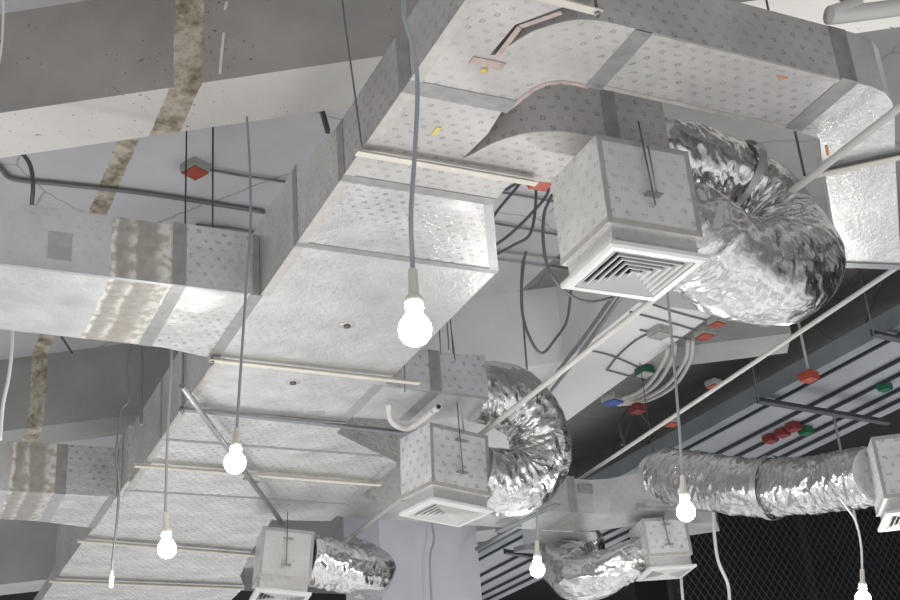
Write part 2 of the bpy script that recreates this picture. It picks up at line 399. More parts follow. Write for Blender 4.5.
def near_tape(x, y, z0, z1, w, mat='tape_dark', par=None): return MB().box(x - w / 2, x + w / 2, y - e, y - .0002, z0, z1).build('seam_tape', mat, par)
for (y, x1, w, m_, zt) in [(3.13, 1.82, .07, 'tape_dark', zA), (3.70, 2.03, .045, 'tape_dark', zA), (4.20, 2.29, .035, 'tape_dark', zBt),
                       (5.92, 2.29, .02, 'tape_dark', zBt), (6.36, 2.66, .02, 'tape_dark', zBt), (7.2, 2.78, .02, 'tape_dark', zBt)]:
    under_tape(y, L, x1, w, m_); side_tape(y, L - (.02 if y > 7 else 0), H, zt, w * 1.3, 'tape_dark')
side_tape(2.55, L, H, zA, .03)
# folded edge tape along the lower corners
MB().bar((L + .02, 1.6, H - .0015), (L + .02, 4.65, H - .0015), .04, .002).build('edge_tape', 'tape_edge', duct)
MB().bar((L + .02, 5.3, H - .0015), (L + .02, 7.3, H - .0015), .03, .002).build('edge_tape', 'tape_edge', duct)
MB().bar((2.03 - .01, 3.72, H - .0015), (2.29 - .02, 4.19, H - .0015), .035, .002).build('edge_tape', 'tape', duct)
MB().bar((2.265, 5.42, H - .0012), (2.265, 5.84, H - .0012), .05, .002).build('edge_tape', 'tape', duct)
MB().bar((2.76, 6.47, H - .0012), (2.76, 7.05, H - .0012), .05, .002).build('edge_tape', 'tape', duct)
MB().bar((1.655, 2.90, H - .0012), (1.655, 2.75, H - .0012), .018, .002).build('edge_tape', 'tape_pink', duct)
MB().bar((1.655, 2.75, H - .0012), (1.74, 2.65, H - .0012), .018, .002).build('edge_tape', 'tape_pink', duct)
# the pinkish patch with a yellow dot under the split, the mark further along
pc = at(486, 63, H - .0013); lab(MB().box(pc.x - .05, pc.x + .06, pc.y - .018, pc.y + .018, H - .003, H - .0005).build('patch', 'tape_pink', duct), 'pinkish tape patch')
pc = at(484, 70, H); lab(MB().lathe((pc.x, pc.y, H - .0035), [(.012, 0), (.012, .003)], 12).build('paint_spot', 'yellow', duct), 'yellow paint spot')
pc = at(436, 131, H); lab(MB().box(pc.x - .008, pc.x + .008, pc.y - .025, pc.y + .02, H - .003, H - .0005).build('paint_spot', 'yellow', duct), 'yellow paint mark')
for (a_, b_) in ((347, 325), (293, 382)):
    q = at(a_, b_, H); k = MB().lathe((q.x, q.y, H - .006), [(.032, .003), (.034, .006)], 20).build('test_port', 'tape_edge', duct)
    MB().lathe((q.x, q.y, H - .011), [(.014, 0), (.016, .008)], 14).build('plug', 'dark_steel', k)
q = at(316, 413, H); MB().obox(Matrix.Translation((q.x, q.y, H)) @ Matrix.Rotation(-.3, 4, 'Z'), -.045, .045, -.025, .025, -.002, -.0003).build('patch', 'tape', duct)

# ================================================================== BRANCH DUCTS
def arc(cx_, cy_, r, a0, a1, n=8, ry=None):
    return [(cx_ + r * math.cos(math.radians(a0 + (a1 - a0) * i / n)), cy_ + (ry or r) * math.sin(math.radians(a0 + (a1 - a0) * i / n))) for i in range(n + 1)]
b1 = root('branch_duct', (2.4, 2.8, H), 'wide printed foil branch duct at top right with two grey tape bands and angled end', 'duct')
near = [(1.653, 2.895), (1.662, 2.855), (1.68, 2.80), (1.703, 2.751), (1.735, 2.715), (1.767, 2.684), (1.80, 2.663), (1.841, 2.651), (1.88, 2.647)]
far = [(1.80, 3.16), (1.815, 3.12), (1.822, 3.08), (1.835, 3.02), (1.86, 2.978), (1.90, 2.952), (1.95, 2.948), (2.0, 2.95)]
MB().prism(near + [(2.02, 2.647), (2.02, 2.95)] + far[::-1], H, zA - .01).build('duct_section', 'foil_near', b1)
MB().prism([(2.02, 2.647), (2.80, 2.66), (2.80, 2.96), (2.02, 2.95)], H, zA - .01).build('duct_section', 'foil_near', b1)
MB().prism([(2.80, 2.66), (2.90, 2.663), (2.96, 2.675), (3.02, 2.71), (3.08, 2.765), (3.26, 2.97), (3.10, 3.16), (3.05, 3.11), (2.93, 2.975), (2.80, 2.96)], H, zA - .01).build('duct_section', 'foil_plain', b1)
MB().prism([(3.26, 2.97), (3.93, 3.70), (3.66, 3.76), (3.10, 3.16)], H, zA - .01).build('duct_section', 'foil_plain', b1)
for x, w in ((2.02, .06), (2.80, .07)):
    near_tape(x, 2.65 if x < 2.5 else 2.66, H, zA - .01, w, 'tape_dark', b1)
    MB().box(x - w / 2, x + w / 2, 2.65, 2.955, H - e, H - .0002).build('seam_tape', 'tape_dark', b1)
MB().bar((2.02, 2.66, H - .0015), (2.8, 2.672, H - .0015), .018, .002).build('edge_tape', 'tape_edge', b1)
MB().bar((2.02, 2.94, H - .0015), (2.8, 2.95, H - .0015), .018, .002).build('edge_tape', 'tape_edge', b1)
for s_, pts_ in ((1, near), (1, far)):
    sp = [V((p[0], p[1], H - .0012)) for p in pts_]
    mb = MB()
    for i in range(len(sp) - 1): mb.bar(sp[i] + V((.006, .006, 0)), sp[i + 1] + V((.006, .006, 0)), .016, .0016)
    lab(mb.build('edge_tape', 'tape_pink' if pts_ is far else 'tape_edge', b1), 'brownish tape along the curved edge')
MB().bar((3.1, 3.13, H - .0015), (3.3, 2.93, H - .0015), .05, .002).build('seam_tape', 'tape', b1)
MB().bar((3.63, 3.74, H - .004), (3.92, 3.68, H - .004), .04, .006).build('end_flange', 'steel', b1)
q = at(782, 77, H); lab(MB().obox(Matrix.Translation((q.x, q.y, H)), -.02, .02, -.004, .004, -.002, -.0003).build('paint_spot', 'orange_mark', b1), 'short orange paint stroke')
q = at(827, 150, H); lab(MB().obox(Matrix.Translation((q.x, q.y, H)) @ Matrix.Rotation(.8, 4, 'Z'), -.035, .035, -.005, .005, -.002, -.0003).build('paint_spot', 'orange_mark', b1), 'orange paint streak')

b2 = root('branch_duct', (2.2, 3.3, H), 'short curved foil branch duct above the large near diffuser box', 'duct')
n2 = [(1.80, 3.46), (1.822, 3.42), (1.85, 3.35), (1.885, 3.30), (1.93, 3.255), (1.974, 3.23), (2.03, 3.21), (2.09, 3.202), (2.15, 3.2)]
MB().prism(n2 + [(2.25, 3.2), (2.25, 3.5), (2.10, 3.53), (2.03, 3.529), (1.90, 3.509)], H, zA - .005).build('duct_section', 'foil_near', b2)
MB().prism([(2.25, 3.2), (2.465, 3.2), (2.465, 3.5), (2.25, 3.5)], H, zA - .005).build('duct_section', 'foil_near', b2)
near_tape(2.24, 3.2, H, zA - .005, .055, 'tape_dark', b2)
mb = MB()
for i in range(len(n2) - 1): mb.bar((n2[i][0] + .004, n2[i][1] + .008, H - .0012), (n2[i + 1][0] + .004, n2[i + 1][1] + .008, H - .0012), .014, .0016)
mb.build('edge_tape', 'tape_edge', b2)

b3 = root('branch_duct', (2.6, 5.6, H), 'short printed foil branch duct in the middle above the second diffuser box', 'duct')
MB().prism([(2.29, 5.40), (2.36, 5.42), (2.56, 5.42), (2.56, 5.83), (2.33, 5.85), (2.29, 5.85)], H, zA - .01).build('duct_section', 'foil_side', b3)
MB().prism([(2.56, 5.42), (2.66, 5.44), (2.86, 5.46), (2.87, 5.83), (2.56, 5.83)], H, [zA - .01, zA - .01, zA + .015, zA + .015, zA - .01]).build('duct_section', 'foil_side', b3)
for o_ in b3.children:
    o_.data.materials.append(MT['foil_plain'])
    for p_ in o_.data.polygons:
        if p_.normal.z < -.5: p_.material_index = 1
near_tape(2.56, 5.42, H, zA - .01, .06, 'tape_dark', b3)
MB().box(2.53, 2.59, 5.42, 5.83, H - e, H - .0002).build('seam_tape', 'tape_dark', b3)
MB().bar((2.3, 5.425, H - .0012), (2.86, 5.46, H - .0012), .02, .002).build('edge_tape', 'tape', b3)

b4 = root('branch_duct', (3.6, 7.3, H), 'long foil branch duct crossing behind the middle flexible duct and splitting at its right end', 'duct')
MB().prism([(2.785, 7.06), (2.86, 7.10), (4.22, 7.10), (4.22, 7.5), (2.785, 7.45)], H, 4.215).build('duct_section', 'foil_plain', b4)
MB().prism([(4.22, 7.10), (4.40, 7.10), (4.50, 7.06), (4.58, 6.98), (4.66, 6.88), (4.73, 6.83), (4.80, 6.82), (4.90, 7.08), (4.84, 7.24), (4.72, 7.37), (4.56, 7.46), (4.4, 7.5), (4.22, 7.5)], H, 4.225).build('duct_section', 'foil_plain', b4)
MB().prism([(4.22, 7.5), (4.4, 7.5), (4.62, 7.47), (4.72, 7.62), (4.66, 7.78), (4.5, 7.86), (4.28, 7.86), (4.30, 7.64)], H - .003, 4.2).build('side_outlet', 'foil_plain', b4)
near_tape(4.25, 7.10, H, 4.24, .06, 'tape_dark', b4)
MB().box(4.22, 4.28, 7.1, 7.48, H - e, H - .0002).build('seam_tape', 'tape', b4)
near_tape(3.3, 7.10, H, 4.24, .05, 'tape_dark', b4)
MB().box(4.30, 4.40, 7.085, 7.094, 4.13, 4.19).build('patch', 'tape_dark', b4)
MB().prism([(4.26, 7.82), (4.5, 7.80), (4.5, 7.90), (4.22, 7.9)], H - .04, H - .004).build('outlet_flange', 'steel', b4)
MB().angle((4.55, 6.86, H - .03), (4.98, 6.80, H - .03), .05, .025).build('angle_bracket', 'steel', b4)
b5 = root('branch_duct', (5.4, 7.6, H), 'pale foil duct seen end-on behind the long horizontal flexible duct', 'duct')
MB().prism([(4.90, 7.28), (5.35, 7.12), (5.5, 7.3), (5.15, 7.6)], H, 4.2).build('duct_section', 'foil_plain', b5)

lu = root('branch_duct', (-.5, 5.0, H), 'wide stained foil duct entering from the left edge at mid height', 'duct')
MB().prism([(-2.5, 4.65), (1.085, 4.65), (1.085, 5.25), (-2.5, 5.2)], H, 4.262).build('duct_section', 'foil_stain', lu)
MB().prism([(1.085, 4.65), (1.41, 4.65), (1.449, 4.66), (1.449, 5.31), (1.40, 5.305), (1.2, 5.255), (1.085, 5.25)], H, 4.275).build('duct_section', 'foil_main', lu)
near_tape(1.12, 4.65, H, 4.275, .055, 'tape_dark', lu)
MB().box(1.095, 1.15, 4.65, 5.25, H - e, H - .0002).build('seam_tape', 'tape_dark', lu)
MB().box(1.41, 1.46, 4.655, 5.3, H - e, H - .0002).build('seam_tape', 'tape_dark', lu)
near_tape(1.43, 4.655, H, 4.27, .035, 'tape_dark', lu)
near_tape(.46 + .2, 4.65, 4.04, 4.16, .09, 'tape', lu)
MB().bar((-2.5, 4.66, H - .0012), (1.4, 4.66, H - .0012), .018, .002).build('edge_tape', 'tape', lu)
ll = root('branch_duct', (-.5, 7.6, H), 'lower stained foil duct at the left edge, the farther of the two', 'duct')
MB().prism([(-2.5, 7.33), (1.10, 7.33), (1.10, 7.86), (-2.5, 7.85)], H, 4.285).build('duct_section', 'foil_stain', ll)
MB().prism([(1.10, 7.33), (1.428, 7.33), (1.428, 7.95), (1.10, 7.86)], H, 4.29).build('duct_section', 'foil_main', ll)
near_tape(1.12, 7.33, H, 4.29, .06, 'tape_dark', ll)
MB().box(1.09, 1.15, 7.33, 7.86, H - e, H - .0002).build('seam_tape', 'tape', ll)
MB().box(1.385, 1.428, 7.335, 7.94, H - e, H - .0002).build('seam_tape', 'tape_dark', ll)

# ================================================================== TRAPEZE HANGERS
def ceil_z(x, y):
    p = V((x, y, 0))
    for P_, w in ((P1, W1), (P2, .34)):
        d = (p - P_).dot(DN)
        if 0 <= d <= w: return ZB
    return ZS
def trapeze(a, b, label, mat='cream', rod_l=True, rod_r=False, w=.028):
    a = V(a); b = V(b)
    r = root('trapeze_hanger', a, label, 'duct hanger', 'trapeze hangers under the ducts')
    MB().angle(a, b, w, .022, .004, -1).build('crossbar', mat, r)
    for ok, p, s in ((rod_l, a, 1), (rod_r, b, -1)):
        if ok:
            q = p + V((.012 * s, 0, 0))
            MB().tube([(q.x, q.y, q.z - .02), (q.x, q.y, ceil_z(q.x, q.y))], .0045, 8, curved=False).build('hanger_rod', 'dark_steel', r)
            MB().lathe((q.x, q.y, q.z - .012), [(.010, 0), (.010, .008)], 6).build('nut', 'steel', r)
zh = H - .028
trapeze((1.425, 3.50, zh), (2.10, 3.50, zh), 'cream angle-iron hanger bar under the trunk duct beside the red cable box', rod_l=False)
trapeze((1.62, 2.58, zh), (1.83, 2.585, zh), 'short cream angle-iron bar at the very top centre by the duct split', rod_l=False, rod_r=True)
trapeze((1.41, 5.28, zh), (2.42, 5.30, zh), 'cream angle-iron hanger bar just past the upper left branch duct')
trapeze((1.43, 5.88, zh), (2.6, 5.94, zh), 'thin grey hanger bar crossing under the trunk duct behind the diagonal strut', 'steel', True)
trapeze((1.40, 6.72, zh), (2.80, 6.76, zh), 'cream angle-iron hanger bar under the trunk duct between the two lower hanging bulbs', rod_l=False)
trapeze((1.365, 8.15, zh), (2.56, 8.30, zh), 'cream angle-iron hanger bar level with the lowest hanging bulb on the left', rod_l=False, w=.035)
trapeze((1.355, 9.12, zh), (2.70, 9.15, zh), 'lowest cream hanger bar at the bottom edge of the picture', rod_l=False, w=.035)
t6 = trapeze((3.02, 3.19, H - .02), (3.45, 2.80, H - .02), 'cream bar lying askew under the angled end of the top right duct', rod_l=True)
# diagonal strut carrying the small far box
st_ = root('diagonal_strut', at(182, 386, 3.93), 'round galvanised pipe running diagonally under the trunk duct', 'pipe')
MB().tube([at(182, 386, 3.93), at(283, 524, 3.93)], .014, 12, curved=False).build('pipe', 'steel', st_)
q = at(252, 480, 3.945); MB().bar(q + V((-.05, -.02, 0)), q + V((.05, .02, 0)), .02, .012).build('clip', 'steel', st_)

# ================================================================== FLEXIBLE DUCTS
def flex(label, pts, r, parent_name='flexible_duct', bands=(), sub=None, seed=0, pleat=.35, ring=150):
    P = spline(pts, 14); 
    ln = [0]
    for i in range(1, len(P)): ln.append(ln[-1] + (P[i] - P[i - 1]).length)
    tot = ln[-1]; n = max(60, int(tot * ring)); seg = 96
    Q = []; j = 0
    for i in range(n + 1):
        s = tot * i / n
        while j < len(P) - 2 and ln[j + 1] < s: j += 1
        t = (s - ln[j]) / max(1e-9, ln[j + 1] - ln[j]); Q.append(P[j].lerp(P[j + 1], min(1, max(0, t))))
    # curvature vector, smoothed: wrinkles bunch on the inside of a bend
    T = [(Q[min(i + 1, n)] - Q[max(i - 1, 0)]).normalized() for i in range(n + 1)]
    K = []
    for i in range(n + 1):
        a = max(0, i - 6); b = min(n, i + 6); K.append((T[b] - T[a]) / (tot / n * (b - a)))
    rt = root('flexible_duct', Q[n // 2], label, 'flexible duct')
    mb = MB(); N = T[0].orthogonal().normalized(); uvs = []
    rf = r if callable(r) else (lambda t: r)
    frames = []
    for i, p in enumerate(Q):
        t = T[i]; N = (N - t * N.dot(t)).normalized(); Bn = t.cross(N); s = tot * i / n
        R0 = rf(i / n); end = min(1, min(s, tot - s) / .05)
        frames.append((p, t, N.copy(), Bn, R0))
        for k in range(seg):
            a = 2 * math.pi * k / seg; d = N * math.cos(a) + Bn * math.sin(a)
            cur = K[i].dot(d) * R0               # >0 towards the inside of the bend
            ins = max(0, min(1, .25 + cur * 1.1))
            ca, sa = math.cos(a), math.sin(a)
            q = V((s * 22 + 2.2 * sa, ca * 1.5 + seed * 7, sa * 1.5 + ca * .6)); fold = 1 - abs(noise.noise(q) * 2.2)
            qb = V((s * 17 - 2.6 * ca + seed, ca * 2.0 - seed * 3, sa * 2.0)); foldb = 1 - abs(noise.noise(qb) * 2.2)
            q4 = V((s * 4.5, ca * 1.2 + seed * 3, sa * 1.2)); f4 = noise.noise(q4)
            q3 = V((s * 12, ca * 3.5, sa * 3.5 + seed)); f3 = noise.noise(q3)
            dr = (.010 * fold * (.25 + ins * 1.5) + .008 * foldb * (.3 + ins) + .006 * f3 + .018 * f4 - .006) * end * (R0 / .15) * pleat / .35
            dr -= .012 * (1 - end)
            mb.v.append(p + d * (R0 + dr)); uvs.append((s, a * R0 if k <= seg // 2 else (2 * math.pi - a) * R0))
    for i in range(n):
        for k in range(seg):
            k2 = (k + 1) % seg
            mb.f.append([i * seg + k, i * seg + k2, (i + 1) * seg + k2, (i + 1) * seg + k]); mb.smooth.append(True)
    mb.f.append(list(range(seg))[::-1]); mb.f.append([n * seg + k for k in range(seg)]); mb.smooth += [False, False]
    mb.build('sleeve', 'flex', rt, uvs=lambda vi: uvs[vi])
    for t0, w, m_ in bands:
        mb = MB(); i0 = int(t0 * n); i1 = min(n, i0 + max(2, int(w * ring)))
        for i in range(i0, i1 + 1):
            p, t, N_, B2, R0 = frames[i]
            for k in range(48):
                a = 2 * math.pi * k / 48; mb.v.append(p + (N_ * math.cos(a) + B2 * math.sin(a)) * (R0 * 1.07 + .006))
        for i in range(i1 - i0):
            for k in range(48):
                k2 = (k + 1) % 48; mb.f.append([i * 48 + k, i * 48 + k2, (i + 1) * 48 + k2, (i + 1) * 48 + k]); mb.smooth.append(True)
        mb.build('band', m_, rt)
    return rt
flex('largest shiny silver flexible duct looping beside the near diffuser box',
     [(2.44, 3.35, 4.08), (2.60, 3.35, 4.08), (2.78, 3.36, 4.07), (2.94, 3.37, 4.00), (3.02, 3.35, 3.85), (2.98, 3.29, 3.68), (2.86, 3.25, 3.59), (2.70, 3.235, 3.60), (2.56, 3.235, 3.67), (2.42, 3.235, 3.74)],
     lambda t: .140 + .040 * min(1, max(0, (t - .25) / .3)) - .02 * max(0, (t - .85) / .15), bands=((.27, .035, 'tape'),), seed=1)
flex('silver flexible duct with a deep U bend right of the second diffuser box',
     [(2.85, 5.64, 4.10), (3.0, 5.64, 4.12), (3.13, 5.66, 4.09), (3.23, 5.68, 3.99), (3.26, 5.70, 3.85), (3.19, 5.72, 3.71), (3.06, 5.73, 3.66), (2.90, 5.72, 3.70)],
     .158, seed=4)
flex('short silver flexible duct at the bottom leaving the small white box to the right',
     [(2.60, 7.50, 3.74), (2.75, 7.52, 3.72), (2.92, 7.56, 3.69), (3.06, 7.64, 3.70), (3.12, 7.80, 3.78), (3.04, 7.98, 3.90)], .15, seed=6)
flex('silver flexible duct curving down to the left from the small lower box on the right',
     [py_(590, 546, 7.95), py_(572, 548, 7.9), py_(563, 563, 7.7), py_(576, 578, 7.5), py_(600, 575, 7.35), py_(622, 564, 7.25), py_(650, 550, 7.18)], lambda t: .155 - .035 * max(0, (t - .6) / .4), seed=9)
flex('long sagging silver flexible duct crossing the right side with a grey band',
     [py_(651, 480, 6.98), py_(668, 476, 6.85), py_(700, 481, 6.5), py_(745, 487, 6.1), py_(790, 487, 5.8), py_(835, 482, 5.5), py_(874, 474, 5.2)], lambda t: (.155 + .03 * min(1, t / .08)) - .03 * t, bands=((.60, .035, 'tape'),), seed=12, pleat=.28)

# ================================================================== DIFFUSER BOXES
def diffuser_box(c, size, h, yaw, label, plate=(0, -1), rods=True, mat='foil_box', neck=.07, tilt=0, neckd=.9, rodtop=None, plates=1):
    """c = centre of the box top; parts in local frame"""
    r = root('diffuser_box', c, label, 'air diffuser', 'boxes with ceiling diffusers hanging from the ducts')
    sx, sy = size; T = Matrix.Translation(c) @ Matrix.Rotation(yaw, 4, 'Z') @ Matrix.Rotation(tilt, 4, 'Y')
    MB().obox(T, -sx / 2, sx / 2, -sy / 2, sy / 2, -h, 0).build('plenum', mat, r, bevel=.004)
    # taped corners
    t = .0015
    for X0 in (-sx / 2, sx / 2 - .018): MB().obox(T, X0, X0 + .018, -sy / 2 - t, -sy / 2, -h + .02, -.02).build('corner_tape', 'tape', r)
    MB().obox(T, -sx / 2, sx / 2, -sy / 2 - t, -sy / 2, -.02, 0).build('corner_tape', 'tape', r)
    MB().obox(T, -sx / 2, sx / 2, -sy / 2 - t, -sy / 2, -h, -h + .02).build('corner_tape', 'tape_edge', r)
    MB().obox(T, -sx / 2 - t, -sx / 2, -sy / 2, sy / 2, -h, -h + .02).build('corner_tape', 'tape_edge', r)
    nx, ny = sx * neckd, sy * neckd
    nk = MB(); tw = .006
    for b_ in ((-nx / 2, nx / 2, -ny / 2, -ny / 2 + tw), (-nx / 2, nx / 2, ny / 2 - tw, ny / 2), (-nx / 2, -nx / 2 + tw, -ny / 2 + tw, ny / 2 - tw), (nx / 2 - tw, nx / 2, -ny / 2 + tw, ny / 2 - tw)):
        nk.obox(T, *b_, -h - neck, -h)
    nk.build('neck', 'foil_plain', r)
    zf = -h - neck
    fr = MB(); fx, fy = nx / 2 + .024, ny / 2 + .024; ix, iy = nx / 2 - .008, ny / 2 - .008
    top = zf + .004; bot = zf - .016
    def ring(mb, ax, ay, za, bx, by, zb_, th=.0):
        vs = []
        for (x_, y_, z_) in ((ax, ay, za), (bx, by, zb_)):
            vs += [T @ V(p) for p in ((-x_, -y_, z_), (x_, -y_, z_), (x_, y_, z_), (-x_, y_, z_))]
        mb.poly(vs, [[i, (i + 1) % 4, 4 + (i + 1) % 4, 4 + i] for i in range(4)])
    ring(fr, fx, fy, top, fx, fy, bot + .006); ring(fr, fx, fy, bot + .006, fx - .012, fy - .012, bot)
    ring(fr, fx - .012, fy - .012, bot, ix, iy, bot); ring(fr, ix, iy, bot, ix, iy, top + .004); ring(fr, ix, iy, top, fx, fy, top)
    d = fr.build('diffuser_frame', 'white_metal', r)
    MB().obox(T, -ix, ix, -iy, iy, -h - .006, -h - .0005).build('shade_plate', 'black', r)  # black plate painting in the shade inside the box above the louvres
    nl = 6
    for i in range(nl):
        k0 = 1 - (i + .25) / nl; k1 = 1 - (i + .66) / nl
        lv = MB(); z0 = bot + .002; z1 = bot + .02
        ring(lv, ix * k0, iy * k0, z0, ix * k1, iy * k1, z1)
        ring(lv, ix * k0 - .0015, iy * k0 - .0015, z0 - .0025, ix * k0, iy * k0, z0)
        ring(lv, ix * k1, iy * k1, z1 - .003, ix * k0 - .0015, iy * k0 - .0015, z0 - .0025)
        if i == nl - 1: lv.obox(T, -ix * k1, ix * k1, -iy * k1, iy * k1, z1 - .003, z1)
        lv.build('louvre', 'white_metal', d)
    if rods:
        for zz in ([-h * .62] if plates == 1 else [-h * .2, -h * .72]):
            MB().obox(T, -.028, .028, -sy / 2 - .03, -sy / 2 - .001, zz - .004, zz).build('bracket', 'steel', r)
        p = T @ V((0, -sy / 2 - .016, -h * .75)); zt = rodtop or ZS
        p2 = T @ V((-.01, -sy / 2 - .016, -h * .1))
        MB().tube([p, p2, (p2.x + (p2.x - p.x) * .5, p2.y, min(zt, ceil_z(p2.x, p2.y)))], .0028, 8, curved=False).build('hanger_rod', 'dark_steel', r)
        if plates == 1: MB().tube([T @ V((.014, -sy / 2 - .016, -h * .62)), T @ V((.008, -sy / 2 - .016, -.02))], .003, 8, curved=False).build('hanger_rod', 'steel', r)
    return r
diffuser_box((2.267, 3.235, 3.918), (.355, .31), .325, 0, 'large near grey-white diffuser box hanging right of centre with concentric square louvres', mat='foil_gray_box', rodtop=3.99)
diffuser_box((2.715, 5.705, 3.875), (.355, .26), .315, math.radians(12), 'printed silver diffuser box in the middle beside the U-bent flexible duct', tilt=math.radians(2.5), plates=2, rodtop=4.6)
diffuser_box((2.475, 7.51, 3.88), (.31, .28), .30, math.radians(-9), 'plain pale diffuser box at the bottom left of the column', tilt=math.radians(6), plates=2, rodtop=3.98, mat='foil_plain')
diffuser_box((4.875, 7.12, 3.965), (.30, .28), .25, math.radians(-14), 'small printed diffuser box below the long horizontal flexible duct', tilt=math.radians(-2), plates=2)
diffuser_box((5.054, 5.067, 3.80), (.32, .34), .33, math.radians(-34), 'printed diffuser box cut by the right edge of the picture', rods=False)

# ================================================================== PIPES
def pipe(name, pts, r, mat, label, cat='pipe', group=None, curved=False):
    return tag(MB().tube(pts, r, 12, curved=curved, sub=8).build(name, mat), label, cat, group)
zp = 3.93
pipe('white_pipe', [at(960, 60, zp), at(485, 431, zp), (2.94, 9.5, zp)], .0135, 'pvc', 'long white pipe running from the upper right edge through the big flexible duct loop')
z2 = 4.35
pipe('white_pipe', [at(960, 225, z2), at(583, 477, z2), at(545, 502, z2)], .0125, 'pvc', 'long pale pipe running from the right edge below the end of the top right duct')
pp = root('pipe_stub', at(392, 425, 3.9), 'bent white pipe stub left of the middle diffuser box', 'pipe')
MB().tube([at(389, 403, 3.98), at(390, 418, 3.93), at(398, 426, 3.9), at(412, 427, 3.9), at(437, 408, 3.9)], .0155, 12).build('pipe', 'pvc', pp)
MB().tube([at(433, 411, 3.9), at(438.5, 407, 3.9)], .017, 12, curved=False).build('collar', 'pvc', pp)
MB().lathe(at(438.7, 406.6, 3.9), [(.010, -.003), (.010, .003)], 12, axis=Matrix.Rotation(math.radians(80), 3, 'X')).build('bore', 'black', pp)
pipe('white_pipe', [(6.0, 2.2, 5.2), at(895, 8, 4.3), at(855, 2, 4.3), at(820, -40, 4.5)], .03, 'pvc', 'fat white pipe bend in the top right corner', curved=True)
tag(MB().tube([at(520, 525, 3.97), at(477, 549, 3.97)], .016, 12, curved=False).build('steel_pipe', 'steel'), 'short grey pipe crossing below the branch duct right of the column', 'pipe')
tag(MB().bar(at(498, 532, 3.96), at(558, 504, 3.96), .05, .006).build('flat_bar', 'steel'), 'flat grey steel bar under the branch duct right of the middle diffuser', 'bar')
# conduits above the middle
for i, (a_, b_, s_) in enumerate([((540, 405, 4.9), (625, 290, 4.95), 'lower'), ((536, 398, 4.95), (628, 275, 5.0), 'upper')]):
    pipe('steel_conduit', [at(*a_), at(580, (a_[1] + b_[1]) / 2 + 6, a_[2]), at(*b_)], .012, 'steel', '%s of the two steel conduits running up behind the near diffuser' % s_, 'conduit', curved=True)

# ================================================================== CEILING CONDUITS AND JUNCTION BOXES
cz_ = ZS - .02
pipe('ceiling_conduit', [at(-20, 150, cz_), at(0, 168, cz_), at(14, 179, cz_), at(60, 184, cz_), at(150, 194, cz_), at(265, 212, cz_)], .014, 'conduit', 'thick dark conduit bending along the ceiling at the left', 'conduit', curved=True)
pipe('ceiling_cable', [at(20, 150, cz_), at(30, 165, cz_ - .1), at(33, 185, cz_ - .25), at(31, 212, cz_ - .35)], .012, 'cord_dark', 'short dark cable curving down from the concrete beam at far left', 'cable', curved=True)
pipe('ceiling_conduit', [at(205, 169, cz_), at(245, 176, cz_), at(300, 184, cz_)], .008, 'conduit', 'thin dark conduit leaving the red ceiling box to the right', 'conduit')
pipe('ceiling_conduit', [at(196, 225, cz_), at(228, 228, cz_), at(262, 234, cz_)], .010, 'conduit', 'dark conduit just above the upper left branch duct', 'conduit')
for i, (ya, yb) in enumerate([(150, 176), (190, 205), (222, 238), (250, 262), (258, 271)]):
    pipe('ceiling_conduit', [at(488, ya + 42 * 0, cz_), at(575, yb, cz_)], .0075, 'box_grey' if i > 2 else 'conduit',
         ['topmost', 'second', 'third', 'fourth', 'lowest'][i] + ' of the thin conduits crossing the ceiling gap left of the near box', 'conduit')
def jbox(c, size, mat, label, body='box_grey', yaw=.0, facing='down'):
    r = root('junction_box', c, label, 'junction box')
    T = Matrix.Translation(c) @ Matrix.Rotation(yaw, 4, 'Z'); s = size / 2
    MB().obox(T, -s, s, -s, s, 0, size * .45).build('housing', body, r, bevel=.004)
    MB().obox(T, -s * .9, s * .9, -s * .9, s * .9, -.012, -.0005).build('cover', mat, r, bevel=.004)
    MB().lathe(V(c) + V((s + .01, 0, size * .2)), [(.012, -.012), (.012, .012)], 10, axis=Matrix.Rotation(math.radians(90), 3, 'Y')).build('cable_gland', 'steel', r)
    return r
RED = 'red'
jbox(at(195, 172, ZS - .05), .12, RED, 'red-covered junction box on the ceiling above the upper left duct', yaw=.5)
jbox(at(541, 183, 4.12), .085, RED, 'round-cornered red cable box between the trunk duct and the near diffuser box', body='red')
zz = ZB - .058
jbox(at(717, 324, zz), .085, RED, 'bright red junction box just below the big flexible duct', yaw=.2)
jbox(at(705, 336, zz), .10, RED, 'grey junction box with red cover at the top of the bent white conduits', yaw=.1)
jbox(at(660, 335, zz), .12, 'box_grey', 'plain grey junction box near the middle of the white beam', yaw=.15)
jbox(at(645, 374, zz), .10, 'box_grey', 'greenish-grey junction box low on the white beam', body='green', yaw=.1)
jbox(at(613, 402, zz), .12, 'blue', 'blue junction box where the white conduits end', yaw=.4)
jbox(at(714, 386, ZB - .06), .09, RED, 'small faded red box by the pale pipe below the white beam', yaw=.3)
jbox(at(809, 379, 4.75), .10, RED, 'orange-red box hanging from a rod under the steel channel', body='red', yaw=.2)
for (a_, b_, s_) in ((771, 441, 'leftmost'), (783, 435, 'middle'), (794, 429, 'rightmost')):
    jbox(at(a_, b_, 4.945), .095, 'deep_red', '%s of the three dark red boxes in a row under the deck' % s_, body='deep_red', yaw=.2)
jbox(at(806, 433, 4.945), .09, 'green', 'green box beside the three dark red boxes under the deck', body='green', yaw=.2)
jbox(at(885, 389, 4.945), .085, 'green', 'green box under the deck near the right edge', body='green', yaw=.2)
jbox(at(638, 450 - 39, 4.9), .10, 'deep_red', 'dark red box low behind the pale pipe above the flexible duct', body='deep_red')
jbox(at(672, 424, 4.9), .09, 'red', 'small red box on the dark beam left of the steel deck')
for (a_, s_) in ((432, 'left'),):
    pass
